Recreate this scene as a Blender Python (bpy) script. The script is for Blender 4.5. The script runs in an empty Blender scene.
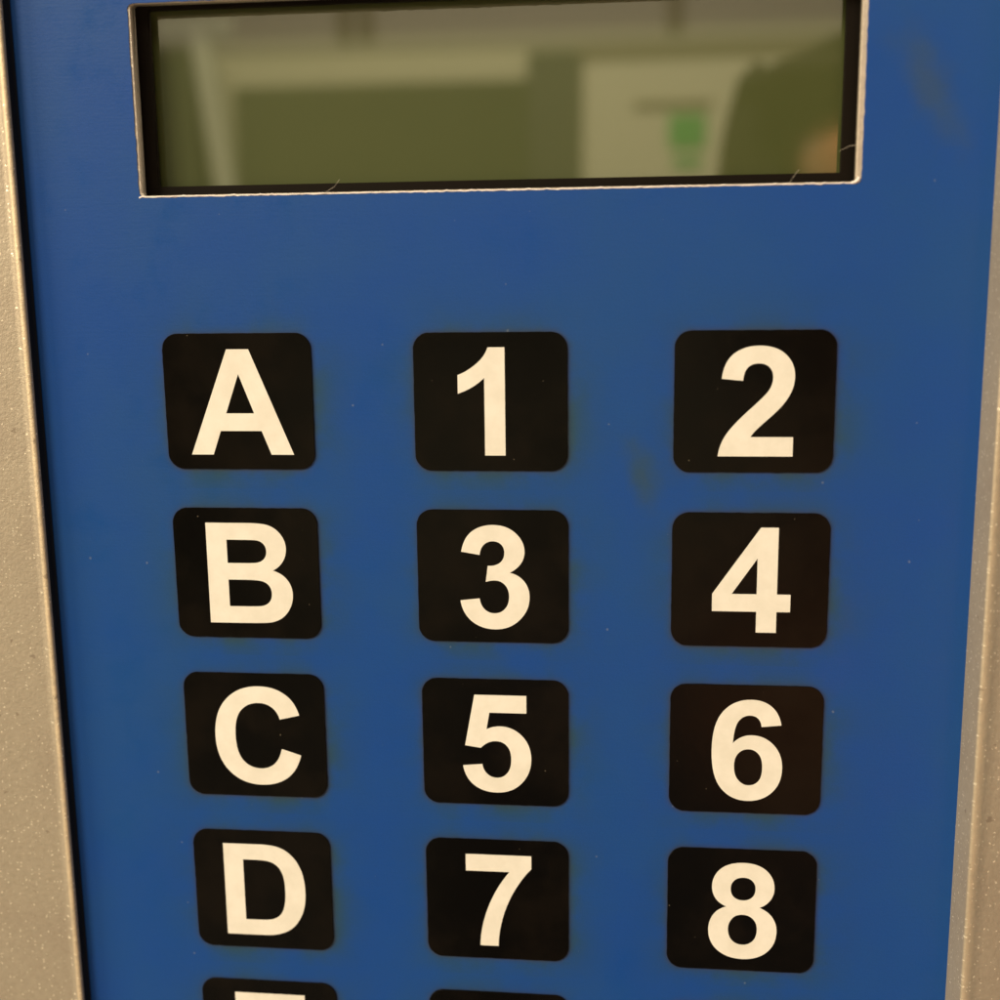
import bpy, bmesh, math, random
from mathutils import Vector, Matrix
random.seed(7)
S = bpy.context.scene
C = S.collection
MM = 0.001

# ------------------------------------------------------------------ helpers
def link(name, me, mat, parent=None):
    o = bpy.data.objects.new(name, me)
    C.objects.link(o)
    if mat:
        me.materials.clear(); me.materials.append(mat)
    if parent: o.parent = parent
    return o

def tag(o, label=None, cat=None, group=None, kind=None):
    if label: o['label'] = label
    if cat: o['category'] = cat
    if group: o['group'] = group
    if kind: o['kind'] = kind
    return o

# panel coordinates in mm: x right, y DOWN, z away from the viewer  ->  world metres
def W(x, y, z): return Vector((x*MM, z*MM, -y*MM))

def outline_mesh(loops, zc, half, bevel=0.0, res=2, org=(0, 0, 0)):
    """solid plate from closed outlines (panel mm); its front face is at zc-half-bevel"""
    cu = bpy.data.curves.new('outline', 'CURVE'); cu.dimensions = '2D'; cu.fill_mode = 'BOTH'
    cu.extrude = half; cu.bevel_depth = bevel; cu.bevel_resolution = res; cu.offset = -bevel
    for L in loops:
        sp = cu.splines.new('POLY'); sp.points.add(len(L)-1); sp.use_cyclic_u = True
        for p, (x, y) in zip(sp.points, L): p.co = (x-org[0], -(y-org[1]), 0, 1)
    to = bpy.data.objects.new('outline', cu); C.objects.link(to)
    bpy.context.view_layer.update()
    me = bpy.data.meshes.new_from_object(to.evaluated_get(bpy.context.evaluated_depsgraph_get()))
    bpy.data.objects.remove(to); bpy.data.curves.remove(cu)
    for v in me.vertices:
        x, y, z = v.co
        v.co = Vector((x*MM, (zc-z)*MM, y*MM))
    bm = bmesh.new(); bm.from_mesh(me)
    bmesh.ops.remove_doubles(bm, verts=bm.verts, dist=1e-6)
    bmesh.ops.recalc_face_normals(bm, faces=bm.faces)
    bm.to_mesh(me); bm.free()
    return me

def rrect(x0, y0, x1, y1, r, n=8, jit=0.0, step=None):
    pts = []
    for cx, cy, a0 in ((x1-r, y1-r, 0), (x0+r, y1-r, 90), (x0+r, y0+r, 180), (x1-r, y0+r, 270)):
        for i in range(n+1):
            a = math.radians(a0+90*i/n)
            pts.append((cx+r*math.cos(a), cy+r*math.sin(a)))
    if step:
        out = []
        for i, p in enumerate(pts):
            q = pts[(i+1) % len(pts)]; d = math.dist(p, q); k = max(1, int(d/step))
            for j in range(k):
                t = j/k; out.append((p[0]+(q[0]-p[0])*t+random.gauss(0, jit), p[1]+(q[1]-p[1])*t+random.gauss(0, jit)))
        pts = out
    return pts

def box_bm(bm, x0, y0, z0, x1, y1, z1, bev=0.0):
    r = bmesh.ops.create_cube(bm, size=1)
    for v in r['verts']:
        v.co = Vector(((x0+x1)/2+v.co.x*(x1-x0), (y0+y1)/2+v.co.y*(y1-y0), (z0+z1)/2+v.co.z*(z1-z0)))
    if bev:
        es = list({e for v in r['verts'] for e in v.link_edges})
        bmesh.ops.bevel(bm, geom=es, offset=bev, segments=4, affect='EDGES', profile=0.5)

def box(name, a, b, mat, parent=None, bev=0.0, rot=0.0):
    """box between world corners a and b, origin at its base centre"""
    bm = bmesh.new(); cx, cy = (a[0]+b[0])/2, (a[1]+b[1])/2
    box_bm(bm, a[0]-cx, a[1]-cy, 0, b[0]-cx, b[1]-cy, b[2]-a[2], bev)
    me = bpy.data.meshes.new(name); bm.to_mesh(me); bm.free()
    o = link(name, me, mat); o.location = (cx, cy, a[2]); o.rotation_euler = (0, rot, 0)
    if parent: o.parent = parent; o.location = Vector((cx, cy, a[2]))-parent.location
    return o

# ------------------------------------------------------------------ node helpers
class NT:
    def __init__(s, name):
        s.m = bpy.data.materials.new(name); s.m.use_nodes = True
        s.t = s.m.node_tree; s.b = s.t.nodes['Principled BSDF']; s.L = s.t.links
    def n(s, typ, **k):
        nd = s.t.nodes.new(typ)
        for a, v in k.items(): setattr(nd, a, v)
        return nd
    def put(s, sock, v):
        if isinstance(v, bpy.types.NodeSocket): s.L.new(v, sock)
        else: sock.default_value = v
    def ma(s, op, a, b=0.0, c=0.0, clamp=False):
        nd = s.n('ShaderNodeMath', operation=op, use_clamp=clamp)
        s.put(nd.inputs[0], a); s.put(nd.inputs[1], b); s.put(nd.inputs[2], c)
        return nd.outputs[0]
    def pos(s, k=1000.0):
        tc = s.n('ShaderNodeTexCoord'); v = s.n('ShaderNodeVectorMath', operation='SCALE')
        s.L.new(tc.outputs['Object'], v.inputs[0]); v.inputs['Scale'].default_value = k
        return v.outputs[0]
    def shift(s, v):
        # every key gets its own piece of the texture
        oi = s.n('ShaderNodeObjectInfo'); nd = s.n('ShaderNodeVectorMath', operation='MULTIPLY_ADD')
        s.L.new(oi.outputs['Random'], nd.inputs[0]); nd.inputs[1].default_value = (830, 410, 617); s.L.new(v, nd.inputs[2])
        return nd.outputs[0]
    def sep(s, v):
        nd = s.n('ShaderNodeSeparateXYZ'); s.L.new(v, nd.inputs[0]); return nd.outputs
    def noise(s, v, scale, detail=3, rough=.5):
        nd = s.n('ShaderNodeTexNoise'); s.L.new(v, nd.inputs['Vector'])
        nd.inputs['Scale'].default_value = scale; nd.inputs['Detail'].default_value = detail
        nd.inputs['Roughness'].default_value = rough
        return nd.outputs['Fac']
    def vor(s, v, scale, feature='F1'):
        nd = s.n('ShaderNodeTexVoronoi', feature=feature); s.L.new(v, nd.inputs['Vector'])
        nd.inputs['Scale'].default_value = scale
        return nd
    def rng(s, v, a, b, c=0.0, d=1.0):
        nd = s.n('ShaderNodeMapRange', interpolation_type='SMOOTHSTEP'); s.put(nd.inputs[0], v)
        for i, x in enumerate((a, b, c, d)): nd.inputs[i+1].default_value = x
        return nd.outputs[0]
    def mix(s, f, a, b):
        nd = s.n('ShaderNodeMix', data_type='RGBA'); s.put(nd.inputs[0], f)
        for sock, v in ((nd.inputs[6], a), (nd.inputs[7], b)):
            s.put(sock, v if isinstance(v, bpy.types.NodeSocket) else (*v, 1))
        return nd.outputs[2]
    def base(s, v): s.put(s.b.inputs['Base Color'], v if isinstance(v, bpy.types.NodeSocket) else (*v, 1))
    def set(s, **k):
        for a, v in k.items(): s.put(s.b.inputs[a.replace('_', ' ')], v)
    def bump(s, h, strength, dist):
        nd = s.n('ShaderNodeBump'); s.put(nd.inputs['Height'], h)
        nd.inputs['Strength'].default_value = strength; nd.inputs['Distance'].default_value = dist
        s.L.new(nd.outputs[0], s.b.inputs['Normal'])
    def specks(s, v, scale, size, keep):
        """sparse dust specks: small voronoi dots kept only where their cell colour is above keep"""
        x, y, z = s.sep(v); cb = s.n('ShaderNodeCombineXYZ'); s.put(cb.inputs[0], s.ma('ADD', x, y)); s.put(cb.inputs[1], z)
        wob = s.n('ShaderNodeTexNoise'); s.L.new(v, wob.inputs['Vector']); wob.inputs['Scale'].default_value = 4.5*scale
        ad = s.n('ShaderNodeVectorMath', operation='MULTIPLY_ADD'); s.L.new(wob.outputs['Color'], ad.inputs[0]); ad.inputs[1].default_value = (size/scale*4,)*3; s.L.new(cb.outputs[0], ad.inputs[2])
        vo = s.vor(ad.outputs[0], scale); vo.voronoi_dimensions = '2D'
        col = s.n('ShaderNodeSeparateColor'); s.L.new(vo.outputs['Color'], col.inputs[0])
        on = s.ma('GREATER_THAN', col.outputs[0], keep)
        sz = s.ma('MULTIPLY', col.outputs[1], size)
        dot = s.ma('LESS_THAN', vo.outputs['Distance'], sz)
        return s.ma('MULTIPLY', on, dot)

def plain(name, col, rough=.6, metal=0.0, spec=.5):
    k = NT(name); k.base(col); k.set(Roughness=rough, Metallic=metal)
    k.b.inputs['Specular IOR Level'].default_value = spec
    return k.m

KX, KY, KW, KH = 26.0, 18.024, 15.49, 13.96

# ---- blue overlay film
def blue_film():
    k = NT('blue_overlay_film'); v = k.pos(); x, y, z = k.sep(v)
    yy = k.ma('MULTIPLY', z, -1.0)
    def axis(c, pitch, half, lo, hi):
        i = k.ma('ROUND', k.ma('DIVIDE', c, pitch))
        i = k.ma('MINIMUM', k.ma('MAXIMUM', i, lo), hi)
        return k.ma('SUBTRACT', c, k.ma('MULTIPLY', i, pitch)), half
    ax, hx = axis(x, KX, KW/2, 0, 2); ay, hy = axis(yy, KY, KH/2, 0, 4)
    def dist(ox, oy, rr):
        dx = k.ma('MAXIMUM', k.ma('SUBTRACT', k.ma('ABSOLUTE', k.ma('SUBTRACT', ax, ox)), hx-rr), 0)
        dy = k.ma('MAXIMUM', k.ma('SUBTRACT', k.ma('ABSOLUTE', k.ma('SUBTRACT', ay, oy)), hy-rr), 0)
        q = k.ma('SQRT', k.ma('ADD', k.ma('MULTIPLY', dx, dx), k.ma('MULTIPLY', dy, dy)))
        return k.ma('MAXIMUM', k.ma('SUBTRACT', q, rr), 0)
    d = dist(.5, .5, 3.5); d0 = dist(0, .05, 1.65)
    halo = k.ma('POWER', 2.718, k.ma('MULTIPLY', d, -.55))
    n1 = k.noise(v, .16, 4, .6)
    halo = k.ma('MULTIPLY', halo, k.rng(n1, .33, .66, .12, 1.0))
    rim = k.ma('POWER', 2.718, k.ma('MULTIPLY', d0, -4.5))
    n2 = k.noise(v, .045, 5, .6)
    blot = k.rng(n2, .36, .68)
    col = k.mix(k.ma('MULTIPLY', blot, .6), FILM, (.006, .070, .265))
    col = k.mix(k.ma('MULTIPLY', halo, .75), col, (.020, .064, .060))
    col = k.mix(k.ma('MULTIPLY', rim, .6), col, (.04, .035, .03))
    # two greasy finger smudges
    def smudge(cx, cy, sx, sy, ang, wob):
        a = math.radians(ang); u = k.ma('SUBTRACT', x, cx); w = k.ma('SUBTRACT', yy, cy)
        p = k.ma('ADD', k.ma('MULTIPLY', u, math.cos(a)), k.ma('MULTIPLY', w, math.sin(a)))
        q = k.ma('SUBTRACT', k.ma('MULTIPLY', w, math.cos(a)), k.ma('MULTIPLY', u, math.sin(a)))
        p = k.ma('DIVIDE', p, sx); q = k.ma('DIVIDE', q, sy)
        r = k.ma('SQRT', k.ma('ADD', k.ma('MULTIPLY', p, p), k.ma('MULTIPLY', q, q)))
        r = k.ma('ADD', r, k.ma('MULTIPLY', k.ma('SUBTRACT', k.noise(v, wob, 3), .5), 1.6))
        return k.rng(r, -.1, 1.6, 1.0, 0.0)
    col = k.mix(k.ma('MULTIPLY', smudge(67.2, -29.3, 5.6, 2.0, 63, .35), .42), col, (.045, .075, .045))
    col = k.mix(k.ma('MULTIPLY', smudge(41.2, 7.3, 3.2, 1.5, 72, .4), .62), col, (.03, .07, .05))
    # dust
    dust = k.specks(v, .13, .018, .55)
    col = k.mix(k.ma('MULTIPLY', dust, .2), col, (.4, .42, .42))
    grain = k.noise(v, 6.5, 3, .75)
    col = k.mix(k.rng(grain, .38, .62, 0, .22), col, (.008, .045, .12))
    grease = k.rng(k.noise(v, .11, 6, .7), .5, .72)
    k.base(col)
    fine = k.noise(v, 3.2, 3, .6)
    st = k.n('ShaderNodeVectorMath', operation='MULTIPLY'); k.L.new(v, st.inputs[0]); st.inputs[1].default_value = (.25, 1, 3.0)
    streak = k.noise(st.outputs[0], 1.3, 3, .6)
    k.set(Roughness=k.ma('SUBTRACT', k.ma('ADD', .36, k.ma('MULTIPLY', n2, .16)), k.ma('MULTIPLY', grease, .12)), Metallic=0.0)
    k.b.inputs['Specular IOR Level'].default_value = .34
    k.bump(k.ma('ADD', fine, k.ma('MULTIPLY', streak, .7)), .22, .00006)
    return k.m

FILM = (.0025, .060, .315)

def key_black():
    k = NT('black_key_face'); v = k.shift(k.pos())
    big = k.noise(v, .12, 4, .6)
    col = k.mix(k.rng(big, .4, .7), (.003, .0027, .0025), (.0065, .005, .0038))
    dust = k.specks(v, .36, .028, .8)
    col = k.mix(k.ma('MULTIPLY', dust, .3), col, (.35, .3, .22))
    k.base(col)
    k.set(Roughness=k.ma('ADD', .10, k.ma('MULTIPLY', big, .16)))
    k.b.inputs['Specular IOR Level'].default_value = .09
    k.bump(k.noise(v, 1.4, 3), .10, .00005)
    return k.m

def white_print():
    k = NT('cream_white_print'); v = k.shift(k.pos())
    k.base(k.mix(k.rng(k.noise(v, .35, 5, .65), .3, .7), (.76, .75, .68), (.84, .83, .77)))
    k.set(Roughness=.5)
    return k.m

def silver_paint(crest, amount=.62):
    # a golden highlight is painted into the colour along the lip's crest (crest = its height in mm)
    k = NT('silver_speckled_paint'); v = k.pos()
    n = k.noise(v, 1.6, 4, .65); big = k.noise(v, .09, 4, .6)
    col = k.mix(n, (.32, .28, .215), (.46, .41, .33))
    col = k.mix(k.ma('MULTIPLY', k.rng(big, .4, .7), .35), col, (.30, .25, .20))
    sp = k.ma('MAXIMUM', k.specks(v, 2.4, .24, .74), k.specks(v, .7, .08, .55))
    dk = k.specks(v, .45, .12, .85)
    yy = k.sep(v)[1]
    rim_glint = k.ma('MULTIPLY', k.rng(yy, -crest-.02, -crest+.22, 1.0, 0.0), k.rng(k.noise(v, .9, 4, .7), .25, .6, .45, 1.0))
    col = k.mix(k.ma('MULTIPLY', rim_glint, amount), col, (.85, .70, .48))
    col = k.mix(k.ma('MULTIPLY', sp, .8), col, (.95, .88, .72))
    col = k.mix(k.ma('MULTIPLY', dk, .5), col, (.16, .12, .09))
    k.base(col)
    k.set(Metallic=.35, Roughness=k.ma('SUBTRACT', .5, k.ma('MULTIPLY', sp, .22)))
    k.bump(k.ma('ADD', k.noise(v, 2.6, 3, .7), k.ma('MULTIPLY', sp, .6)), .55, .00012)
    return k.m

def bare_metal():
    k = NT('bare_cut_aluminium'); v = k.pos()
    n = k.noise(v, 1.8, 4, .7)
    k.base(k.mix(n, (.42, .37, .31), (.76, .69, .59)))
    k.set(Metallic=.45, Roughness=.42)
    k.bump(n, .5, .0002)
    return k.m

def lcd():
    k = NT('olive_display_glass'); v = k.pos()
    n = k.noise(v, .05, 3)
    k.base(k.mix(n, (.054, .069, .017), (.068, .082, .023)))
    k.set(Roughness=.55)
    k.b.inputs['Specular IOR Level'].default_value = .2
    k.b.inputs['Coat Weight'].default_value = 1.0
    k.b.inputs['Coat Roughness'].default_value = .025
    k.b.inputs['Coat IOR'].default_value = 2.05
    return k.m

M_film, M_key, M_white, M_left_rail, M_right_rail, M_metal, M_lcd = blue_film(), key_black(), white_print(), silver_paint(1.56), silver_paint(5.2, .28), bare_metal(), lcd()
M_bezel = plain('dark_brown_display_frame', (.005, .003, .0012), .6, 0, .12)
M_shade_strip = plain('dark_recess_shade', (.008, .011, .018), .8, 0, .1)  # near-black navy, the shade of the left recess put into colour

# ------------------------------------------------------------------ the keypad panel
panel = bpy.data.objects.new('keypad_panel', None); C.objects.link(panel)
panel.empty_display_size = .02
tag(panel, 'blue machine keypad with olive display window, black lettered and numbered keys, and silver speckled surround', 'keypad')

X0, X1, YT, YB = -21.33, 73.5, -150., 190.
# metal plate behind the film, 1.3 mm thick, with the display cut-out
WX0, WY0, WX1, WY1 = -9.0, -38.95, 60.95, -20.72
hole = rrect(WX0, WY0, WX1, WY1, .35, 5)
me = outline_mesh([[(X0-1, YT), (X1+1, YT), (X1+1, YB), (X0-1, YB)], hole], .12+.65, .65)
link('faceplate', me, M_metal, panel)
# the film, cut back a little from the hole so a bright metal rim shows
fh = rrect(WX0-.2, WY0-.02, WX1+.45, WY1+.2, .55, 6, .022, .45)
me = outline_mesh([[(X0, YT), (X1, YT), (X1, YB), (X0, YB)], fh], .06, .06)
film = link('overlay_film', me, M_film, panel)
# burr of lifted film and bare metal round the cut-out (irregular thin bead)
def bead(pts, rad, mat, name, parent, jit=.3):
    bm = bmesh.new(); rings = []; n = len(pts)
    for i, p in enumerate(pts):
        p = Vector(p); d = (Vector(pts[min(i+1, n-1)])-Vector(pts[max(i-1, 0)])).normalized()
        a = d.cross(Vector((0, 1, 0))); a.normalize(); b = d.cross(a)
        r = rad*(1+random.uniform(-jit, jit))
        rings.append([bm.verts.new(p+(a*math.cos(t)+b*math.sin(t))*r) for t in [j*math.tau/6 for j in range(6)]])
    for r0, r1 in zip(rings, rings[1:]):
        for j in range(6): bm.faces.new((r0[j], r0[(j+1) % 6], r1[(j+1) % 6], r1[j]))
    bm.faces.new(rings[0]); bm.faces.new(rings[-1][::-1])
    bmesh.ops.recalc_face_normals(bm, faces=bm.faces)
    me = bpy.data.meshes.new(name); bm.to_mesh(me); bm.free()
    for f in me.polygons: f.use_smooth = True
    return link(name, me, mat, parent)
M_burr = plain('pale_frayed_film_edge', (.86, .80, .76), .45)
pts = [W(x, WY1+.12+random.gauss(0, .025), .04) for x in [WX0-.2+i*.35 for i in range(int((WX1-WX0+.5)/.35))]]
bead(pts, .085*MM, M_burr, 'frayed_edge', panel)
pts = [W(WX1-.45, WY1+.10, .03), W(WX1-.15, WY1+.06, 0), W(WX1+.1, WY1-.12, 0), W(WX1+.24, WY1-.4, .03)]
bead(pts, .17*MM, M_burr, 'frayed_edge', panel)

# display assembly sunk behind the hole
display = bpy.data.objects.new('display', None); C.objects.link(display); display.parent = panel
LX0, LY0, LX1, LY1 = -8.1, -38.8, 59.85, -21.75
zD = 2.6
me = outline_mesh([[(WX0-6, WY0-6), (WX1+6, WY0-6), (WX1+6, WY1+6), (WX0-6, WY1+6)], rrect(LX0, LY0, LX1, LY1, .15, 3)], zD-.25+.4, .4)
link('bezel', me, M_bezel, display)
me = outline_mesh([rrect(LX0-2, LY0-2, LX1+2, LY1+2, .2, 3)], zD+1.1+.5, .5)
link('screen', me, M_lcd, display)

# ------------------------------------------------------------------ lettering outlines (grotesque bold, 1466-unit capitals)
G = {
'A': [[(1471,0),(1149,0),(1021,333),(435,333),(314,0),(0,0),(571,1466),(884,1466)],[(926,580),(724,1124),(526,580)]],
'B': [[(150,1466),(736,1466),(910,1466,995,1451),(1081,1437,1148,1391),(1216,1345,1261,1268),(1306,1192,1306,1097),(1306,994,1250,908),(1195,822,1100,779),(1234,740,1306,646),(1378,552,1378,425),(1378,325,1331,230),(1285,136,1204,79),(1124,23,1006,10),(932,2,649,0),(150,0)],
      [(446,1222),(446,883),(640,883),(813,883,855,888),(931,897,974,940),(1018,984,1018,1055),(1018,1123,980,1165),(943,1208,869,1217),(825,1222,616,1222)],
      [(446,639),(446,247),(720,247),(880,247,923,256),(989,268,1030,314),(1072,361,1072,439),(1072,505,1040,551),(1008,597,947,618),(887,639,685,639)]],
'C': [[(1087,539),(1374,448),(1308,208,1154,91),(1001,-25,765,-25),(473,-25,285,174),(97,374,97,720),(97,1086,286,1288),(475,1491,783,1491),(1052,1491,1220,1332),(1320,1238,1370,1062),(1077,992),(1051,1106,968,1172),(886,1238,768,1238),(605,1238,503,1121),(402,1004,402,742),(402,464,502,346),(602,228,762,228),(880,228,965,303),(1050,378,1087,539)]],
'D': [[(148,1466),(689,1466),(872,1466,968,1438),(1097,1400,1189,1303),(1281,1206,1329,1065),(1377,925,1377,719),(1377,538,1332,407),(1277,247,1175,148),(1098,73,967,31),(869,0,705,0),(148,0)],
      [(444,1218),(444,247),(665,247),(789,247,844,261),(916,279,963,322),(1011,365,1041,463),(1071,562,1071,732),(1071,902,1041,993),(1011,1084,957,1135),(903,1186,820,1204),(758,1218,577,1218)]],
'E': [[(149,0),(149,1466),(1236,1466),(1236,1218),(445,1218),(445,893),(1181,893),(1181,646),(445,646),(445,247),(1264,247),(1264,0)]],
'1': [[(806,0),(525,0),(525,1059),(371,915,162,846),(162,1101),(272,1137,401,1237),(530,1338,578,1472),(806,1472)]],
'2': [[(1036,261),(1036,0),(51,0),(67,148,147,280),(227,413,463,632),(653,809,696,872),(754,959,754,1044),(754,1138,703,1188),(653,1239,564,1239),(476,1239,424,1186),(372,1133,364,1010),(84,1038),(109,1270,241,1371),(373,1472,571,1472),(788,1472,912,1355),(1036,1238,1036,1064),(1036,965,1000,875),(965,786,888,688),(837,623,704,501),(571,379,535,339),(500,299,478,261)]],
'3': [[(77,389),(349,422),(362,318,419,263),(476,208,557,208),(644,208,703,274),(763,340,763,452),(763,558,706,620),(649,682,567,682),(513,682,438,661),(469,890),(583,887,643,939),(703,992,703,1079),(703,1153,659,1197),(615,1241,542,1241),(470,1241,419,1191),(368,1141,357,1045),(98,1089),(125,1222,179,1301),(234,1381,331,1426),(429,1472,550,1472),(757,1472,882,1340),(985,1232,985,1098),(985,908,777,795),(901,768,976,675),(1051,582,1051,450),(1051,259,911,117),(771,-25,563,-25),(366,-25,233,88),(100,202,77,389)]],
'4': [[(638,0),(638,295),(38,295),(38,541),(674,1472),(910,1472),(910,542),(1092,542),(1092,295),(910,295),(910,0)],[(638,542),(638,1043),(301,542)]],
'5': [[(91,377),(371,406),(383,311,442,255),(501,200,578,200),(666,200,727,271),(788,343,788,487),(788,622,727,689),(667,757,570,757),(449,757,353,650),(125,683),(269,1446),(1012,1446),(1012,1183),(482,1183),(438,934),(532,981,630,981),(817,981,947,845),(1077,709,1077,492),(1077,311,972,169),(829,-25,575,-25),(372,-25,244,84),(116,193,91,377)]],
'6': [[(1028,1107),(756,1077),(746,1161,704,1201),(662,1241,595,1241),(506,1241,444,1161),(383,1081,367,828),(472,952,628,952),(804,952,929,818),(1055,684,1055,472),(1055,247,923,111),(791,-25,584,-25),(362,-25,219,147),(76,320,76,713),(76,1116,225,1294),(374,1472,612,1472),(779,1472,888,1378),(998,1285,1028,1107)],
      [(391,494),(391,357,454,282),(517,208,598,208),(676,208,728,269),(780,330,780,469),(780,612,724,678),(668,745,584,745),(503,745,447,681),(391,618,391,494)]],
'7': [[(86,1185),(86,1446),(1048,1446),(1048,1241),(929,1124,806,905),(683,686,618,439),(554,193,555,0),(284,0),(291,304,409,620),(528,936,726,1185)]],
'8': [[(329,789),(220,835,170,915),(121,996,121,1092),(121,1256,235,1364),(350,1472,561,1472),(770,1472,885,1364),(1001,1256,1001,1092),(1001,989,947,909),(894,829,797,789),(920,740,984,645),(1048,551,1048,427),(1048,223,918,99),(788,-25,572,-25),(371,-25,237,81),(79,206,79,424),(79,544,138,644),(198,745,329,789)],
      [(386,1071),(386,987,433,940),(481,893,560,893),(640,893,688,940),(736,988,736,1072),(736,1151,688,1198),(641,1246,563,1246),(482,1246,434,1198),(386,1150,386,1071)],
      [(360,445),(360,329,419,264),(479,199,568,199),(655,199,712,261),(769,324,769,442),(769,545,711,607),(653,670,564,670),(461,670,410,599),(360,528,360,445)]],
}
G['9'] = [[tuple((1131-a if i % 2 == 0 else 1447-a) for i, a in enumerate(p)) for p in L] for L in G['6']]

def glyph_loops(ch, cx, base):
    """points of a character in panel mm, its ink centred on cx, feet on base"""
    k = 10.82/1466; out = []
    for L in G[ch]:
        P = []; cur = None
        for p in L:
            if len(p) == 4 and cur:
                for i in range(1, 9):
                    t = i/8
                    P.append(((1-t)**2*cur[0]+2*t*(1-t)*p[0]+t*t*p[2], (1-t)**2*cur[1]+2*t*(1-t)*p[1]+t*t*p[3]))
            else: P.append((p[0], p[1]))
            cur = P[-1]
        if math.dist(P[0], P[-1]) < 1: P.pop()
        out.append(P)
    xs = [p[0] for p in out[0]]; mid = (min(xs)+max(xs))/2
    return [[(cx+(x-mid)*k, base-y*k) for x, y in P] for P in out]

rows = [('A', '1', '2'), ('B', '3', '4'), ('C', '5', '6'), ('D', '7', '8'), ('E', '9')]
inkx = {'A': .21, 'B': .30, 'C': .25, 'D': .2, 'E': .2, '1': -.9}
for r, row in enumerate(rows):
    for c, ch in enumerate(row):
        cx, cy = c*KX, r*KY
        q = lambda: random.gauss(0, .03)
        me = outline_mesh([rrect(cx-KW/2+q(), cy-KH/2+q(), cx+KW/2+q(), cy+KH/2+q(), 1.65, 10, .010, .6)], -.085, .045, .04, 2, (cx, cy))
        key = link('key', me, M_key, panel); key.location = W(cx, cy, 0)
        kind = 'letter' if ch.isalpha() else 'number'
        key['label'] = f'black square key with cream {kind} {ch}'
        for f in me.polygons: f.use_smooth = False
        gl = glyph_loops(ch, cx+inkx.get(ch, .2), cy+5.42)
        me = outline_mesh(gl, -.17-.012, .018, 0, 0, (cx, cy))
        g = link(kind, me, M_white, key)

# ------------------------------------------------------------------ silver surround, 5.2 mm proud of the blue plate
def rail(prof, name, mat):
    """extruded profile: (x, z) points in panel mm running front to back"""
    bm = bmesh.new(); n = len(prof); rows_ = []
    for y in (YT, YB): rows_.append([bm.verts.new(W(x, y, z)) for x, z in prof])
    for i in range(n): bm.faces.new((rows_[0][i], rows_[0][(i+1) % n], rows_[1][(i+1) % n], rows_[1][i]))
    bm.faces.new(rows_[0][::-1]); bm.faces.new(rows_[1])
    bmesh.ops.recalc_face_normals(bm, faces=bm.faces)
    me = bpy.data.meshes.new(name); bm.to_mesh(me); bm.free()
    for f in me.polygons: f.use_smooth = len(f.vertices) == 4
    me.set_sharp_from_angle(angle=math.radians(35))
    return link(name, me, mat, panel)
# left rail: flat face that swells into a rounded lip before it drops to the plate
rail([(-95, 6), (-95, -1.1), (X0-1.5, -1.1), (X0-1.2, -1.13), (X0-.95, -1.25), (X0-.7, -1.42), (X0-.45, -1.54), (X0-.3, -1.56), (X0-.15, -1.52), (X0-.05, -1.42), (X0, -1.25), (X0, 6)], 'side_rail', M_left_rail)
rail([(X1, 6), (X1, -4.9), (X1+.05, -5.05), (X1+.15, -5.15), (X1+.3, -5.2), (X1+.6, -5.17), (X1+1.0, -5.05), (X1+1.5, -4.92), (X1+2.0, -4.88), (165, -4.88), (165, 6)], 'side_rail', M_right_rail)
# added dark strip standing in for the shade on the left recess wall
rail([(X0+.004, -1.15), (X0+.05, -1.1), (X0+.08, -.9), (X0+.12, -.5), (X0+.2, -.2), (X0+.28, -.13), (X0+.004, -.13)], 'shade_strip', M_shade_strip)

# ------------------------------------------------------------------ lint caught on the display edge
M_lint = plain('pale_lint', (.55, .5, .42), .7)
def lint(pts, label):
    n = 14; P = [W(*p) for p in pts]; out = []
    for i in range(n+1):
        t = i/n*(len(P)-1); k = min(int(t), len(P)-2); out.append(P[k].lerp(P[k+1], t-k))
    o = bead(out, .012*MM, M_lint, 'lint_fibre', None, .2)
    tag(o, label, 'lint fibre', 'lint fibres caught on the display edge')
lint([(59.4, -23.6, 1.2), (60.2, -24.0, .4), (60.9, -24.05, -.05)], 'pale lint fibre sticking out from right edge of display window')
lint([(54.6, -20.5, 0), (55.3, -21.6, -.3), (55.6, -21.9, -.1)], 'short upright lint fibre on lower display edge near right corner')
lint([(9.5, -20.5, 0), (10.9, -21.2, -.4), (11.4, -21.9, -.2)], 'long slanting lint fibre on lower display edge under the olive screen')

# ------------------------------------------------------------------ what the display mirrors: the far side of the room
FZ = -1.5
M_wall = plain('cream_wall_paint', (.66, .62, .46), .7)
M_fascia = plain('grey_beige_fascia', (.42, .38, .33), .7)
M_dark = plain('dark_board_cloth', (.03, .035, .02), .8)
M_cab = plain('dark_cabinet_paint', (.035, .035, .03), .6)
M_door = plain('cream_door_paint', (.70, .66, .50), .6)
M_green = plain('green_sign_paint', (.03, .42, .07), .5)
M_pale = plain('pale_post_paint', (.62, .62, .50), .5)
M_trim = plain('brown_trim', (.22, .18, .12), .6)
M_floor = plain('grey_floor_vinyl', (.25, .23, .20), .6)
tag(box('floor', (-3, -5.2, FZ-.1), (2.2, .5, FZ), M_floor), kind='structure')
t = box('wall', (-3, -5.2, FZ), (2.2, -5.0, .93), M_wall); tag(t, 'cream painted wall across the room, reflected in the display', 'wall')
t = box('wall_fascia', (-3, -5.2, .935), (2.2, -4.985, 1.35), M_fascia); tag(t, 'grey beige strip above the wall, along the top of the reflection', 'fascia')
t = box('wall_panel', (-1.93, -4.984, 1.0), (-1.60, -4.97, 1.09), M_pale); tag(t, 'pale strip at the top left corner of the reflection', 'panel')
t = box('notice_board', (-1.60, -4.998, -.2), (-.375, -4.95, .80), M_dark); tag(t, 'wide dark board on the wall, reflected left of centre in the display', 'notice board')
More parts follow.
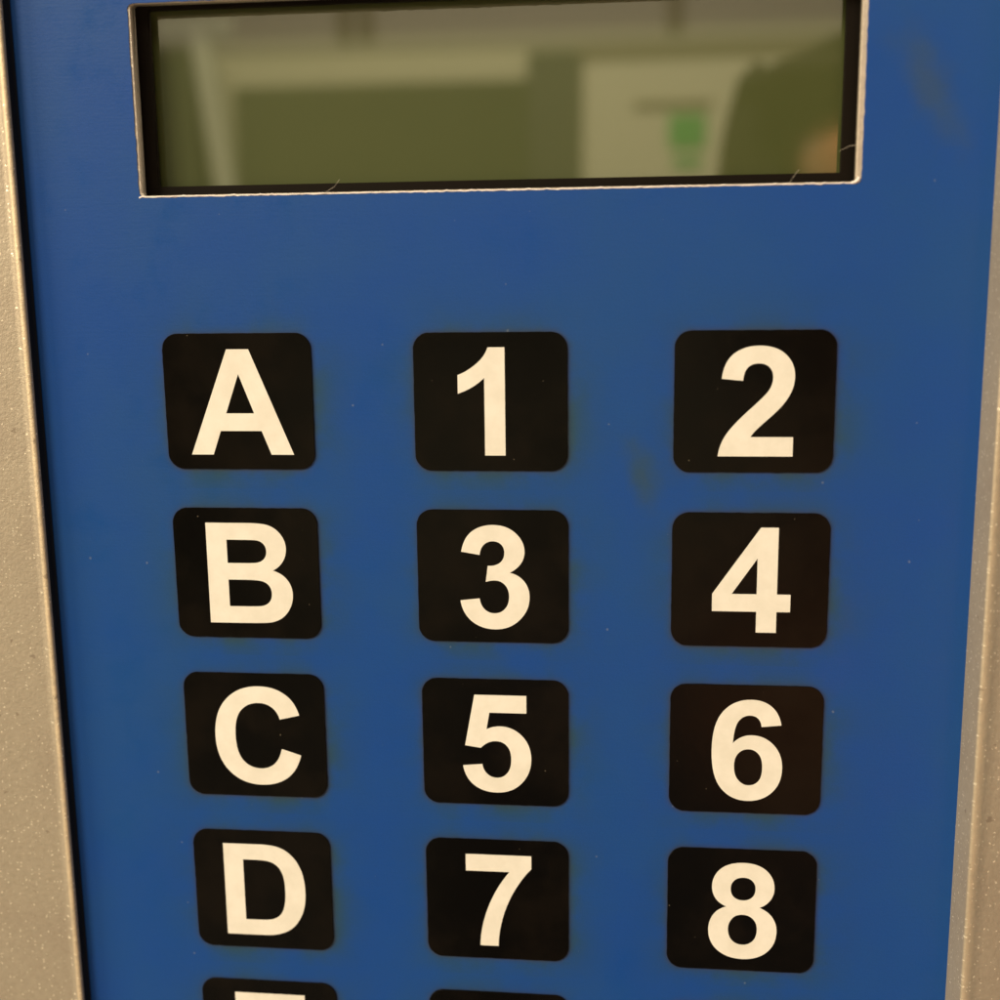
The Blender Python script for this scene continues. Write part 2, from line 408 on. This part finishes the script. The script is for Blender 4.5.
t = box('tall_cabinet', (-.372, -4.998, FZ), (-.165, -4.90, .90), M_cab); tag(t, 'narrow dark tall cabinet beside the door in the reflection', 'cabinet')
t = box('dark_cupboard', (-2.6, -4.998, FZ), (-1.70, -4.75, .93), M_dark); tag(t, 'dark cupboard at left end of the reflection', 'cupboard')
t = box('leaning_post', (-.037, -4.72, FZ), (.037, -4.66, 1.0), M_pale); t.location.x = -1.33; t.rotation_euler.y = math.radians(-7.2)
tag(t, 'pale slanting post left of the dark board in the reflection', 'post')
t = bpy.data.objects.new('door', None); C.objects.link(t); t.location = (.25, -4.99, FZ)
tag(t, 'cream door with brown trim on top, reflected right of centre in the display', 'door')
box('door_leaf', (-.155, -4.99, FZ), (.80, -4.94, .855), M_door, t)
box('door_trim', (-.165, -4.99, .86), (.86, -4.93, .91), M_trim, t)
box('door_closer', (.05, -4.94, .672), (.355, -4.915, .695), M_trim, t)
box('kick_plate', (-.10, -4.94, FZ+.03), (.75, -4.935, FZ+.3), M_trim, t)
t = box('door_sign', (.19, -4.938, .515), (.335, -4.925, .645), M_green); tag(t, 'square green sign on the door in the reflection', 'sign')
t = box('small_sign', (.21, -4.938, .435), (.32, -4.925, .485), plain('pale_green_sign', (.12, .42, .14), .5)); tag(t, 'small pale green sign under the square green one', 'sign')
for x0, x1, lab in ((-1.155, -1.10, 'left pipe of the pair above the dark board'), (-1.065, -1.01, 'right pipe of the pair above the dark board'), (.18, .235, 'single brown pipe above the cream door')):
    t = box('pipe', (x0, -4.983, .97), (x1, -4.95, 1.35), M_trim, bev=.012); tag(t, lab, 'pipe', 'pipes on the strip above the wall')

# ------------------------------------------------------------------ the person mirrored at the right end of the display
skin = plain('skin', (.55, .25, .12), .5); hair = plain('dark_hair', (.012, .009, .006), .8, 0, .15); cloth = plain('dark_shirt', (.05, .055, .07), .8)
def skinned(name, verts, edges, mat, parent, root=0, sub=2):
    me = bpy.data.meshes.new(name); me.from_pydata([v[:3] for v in verts], edges, [])
    o = link(name, me, mat); m = o.modifiers.new('s', 'SKIN'); m.use_smooth_shade = True
    for i, v in enumerate(verts):
        sv = me.skin_vertices[0].data[i]; sv.radius = (v[3], v[4] if len(v) > 4 else v[3]); sv.use_root = (i == root)
    o.modifiers.new('d', 'SUBSURF').levels = sub; o.modifiers['d'].render_levels = sub
    bpy.context.view_layer.update()
    m2 = bpy.data.meshes.new_from_object(o.evaluated_get(bpy.context.evaluated_depsgraph_get()))
    bpy.data.objects.remove(o)
    o = link(name, m2, mat, parent); return o
HX, HY = .185, -.52
person = bpy.data.objects.new('person', None); C.objects.link(person); person.location = (HX-.010, HY-.03, FZ-.002)
tag(person, 'dark haired person facing the display, mirrored at its right end', 'person')
V, Ed = [], []
def add(x, y, z, rx, ry=None, to=None):
    V.append((x, y, z, rx, ry or rx)); i = len(V)-1
    if to is not None: Ed.append((to, i))
    return i
pel = add(0, 0, .84, .13, .10); bel = add(0, 0, 1.0, .125, .095, pel); che = add(0, 0, 1.18, .145, .10, bel)
nb = add(0, 0, 1.33, .07, .06, che); nt_ = add(0, .02, 1.42, .052, .055, nb)
hb = add(0, .035, 1.49, .062, .078, nt_); hm = add(0, .03, 1.56, .084, .098, hb); ht = add(0, .03, 1.598, .062, .085, hm)

for s in (-1, 1):
    sh = add(s*.17, 0, 1.27, .055, .055, che); el = add(s*.23, -.03, 1.0, .042, .042, sh); wr = add(s*.22, .10, .80, .026, .026, el)
    pa = add(s*.215, .13, .74, .034, .016, wr)
    for j in range(4):
        f1 = add(s*(.185+.02*j), .155, .68, .0085, .0085, pa); add(s*(.185+.02*j), .165, .645-.008*(j % 3), .007, .007, f1)
    th = add(s*.175, .15, .74, .010, .010, pa); add(s*.165, .165, .71, .008, .008, th)
    hp = add(s*.09, 0, .78, .09, .09, pel); kn = add(s*.10, .015, .44, .058, .058, hp); an = add(s*.10, -.01, .08, .04, .04, kn); add(s*.11, .13, .04, .035, .028, an)
skinned('body', V, Ed, skin, person)
def lump(name, parts, mat, cut=None):
    bm = bmesh.new()
    for (x, y, z, rx, ry, rz) in parts:
        r = bmesh.ops.create_icosphere(bm, subdivisions=3, radius=1)
        for v in r['verts']:
            c = v.co.copy(); k = 1+.03*math.sin(c.x*9+c.z*7)*math.cos(c.y*8)
            v.co = Vector((x+c.x*rx*k, y+c.y*ry*k, z+c.z*rz*k))
    me = bpy.data.meshes.new(name); bm.to_mesh(me); bm.free()
    for f in me.polygons: f.use_smooth = True
    return link(name, me, mat, person)
lump('hair', [(0, -.022, 1.552, .090, .112, .080), (-.070, .0, 1.536, .020, .085, .088), (.070, .0, 1.536, .020, .085, .088), (-.030, .03, 1.604, .054, .082, .016), (.030, .03, 1.604, .054, .082, .016), (0, .035, 1.614, .058, .083, .018)], hair)
lump('ear', [(-.082, .03, 1.49, .012, .02, .03)], skin); lump('ear', [(.082, .03, 1.49, .012, .02, .03)], skin)
lump('eye', [(-.032, .124, 1.545, .013, .010, .008)], hair); lump('eye', [(.032, .124, 1.545, .013, .010, .008)], hair)
lump('nose', [(0, .125, 1.505, .014, .02, .012), (0, .122, 1.525, .009, .014, .024)], skin)
lump('mouth', [(0, .112, 1.475, .024, .008, .006)], plain('lips', (.4, .13, .1), .5))
V, Ed = [], []
a = add(0, 0, .80, .155, .125); b = add(0, 0, 1.0, .15, .12, a); c_ = add(0, 0, 1.18, .165, .12, b); add(0, 0, 1.34, .085, .075, c_)
for s in (-1, 1):
    sh = add(s*.18, 0, 1.27, .07, .07, c_); add(s*.235, -.02, 1.04, .058, .058, sh)
skinned('shirt', V, Ed, cloth, person)
V, Ed = [], []
a = add(0, 0, .84, .15, .12)
for s in (-1, 1):
    hp = add(s*.09, 0, .76, .105, .105, a); kn = add(s*.10, .015, .44, .075, .075, hp); add(s*.10, -.01, .10, .06, .06, kn)
skinned('trousers', V, Ed, cloth, person)

# ------------------------------------------------------------------ camera
rv = Vector((0.18353212, 0.10688371, -0.00231356)); tv = Vector((-26.79793, -10.046406, 123.376898))
R = Matrix.Rotation(rv.length, 3, rv.normalized())
cpos = -(R.transposed() @ tv)
def ax(v): return Vector((v[0], v[2], -v[1]))
right, down, fwd = ax(R[0]), ax(R[1]), ax(R[2])
cd = bpy.data.cameras.new('camera'); cam = bpy.data.objects.new('camera', cd); C.objects.link(cam)
mw = Matrix((right, -down, -fwd)).transposed().to_4x4(); mw.translation = W(*cpos)
cam.matrix_world = mw
cd.sensor_width = 36; cd.lens = 1.2023641*36; cd.clip_start = .01; cd.clip_end = 50
cd.dof.use_dof = True; cd.dof.focus_distance = .1243; cd.dof.aperture_fstop = 19
S.camera = cam

# ------------------------------------------------------------------ lamps
def area(name, loc, target, size, power, col, sy=None):
    l = bpy.data.lights.new(name, 'AREA'); l.energy = power; l.color = col; l.size = size
    if sy: l.shape = 'RECTANGLE'; l.size_y = sy
    o = bpy.data.objects.new(name, l); C.objects.link(o); o.location = loc
    o.rotation_euler = (Vector(target)-Vector(loc)).to_track_quat('-Z', 'Y').to_euler()
    return o
WARM = (1, .83, .60)
area('ceiling_or_fill_lamp', (-1.0, -1.35, 1.3), (.03, 0, 0), .6, 36, WARM)
area('ceiling_or_fill_lamp', (-1.7, -.80, .35), (.0, 0, 0),   .7, 25, (1, .80, .52))  # added low fill from the left, brightens the left rail's rim
area('ceiling_or_fill_lamp', (.1, -2.2, 1.75), (.03, 0, 0), 3.0, 23, (1, .84, .66), .6)
area('ceiling_or_fill_lamp', (-.4, -1.9, 2.1), (-.4, -5, .5), 2.4, 250, (1, .89, .63), .5)
area('ceiling_or_fill_lamp', (.7, .25, 1.1), (.15, -.42, .05), .4, 120, (1, .80, .58))  # added fill behind the panel plane, only to brighten the mirrored face

w = bpy.data.worlds.new('World'); S.world = w; w.use_nodes = True
w.node_tree.nodes['Background'].inputs[0].default_value = (1, .84, .66, 1)
w.node_tree.nodes['Background'].inputs[1].default_value = .15

S.render.engine = 'CYCLES'
S.view_settings.view_transform = 'Standard'; S.view_settings.look = 'None'
S.view_settings.exposure = 0; S.view_settings.gamma = 1
S.render.resolution_x = S.render.resolution_y = 1024
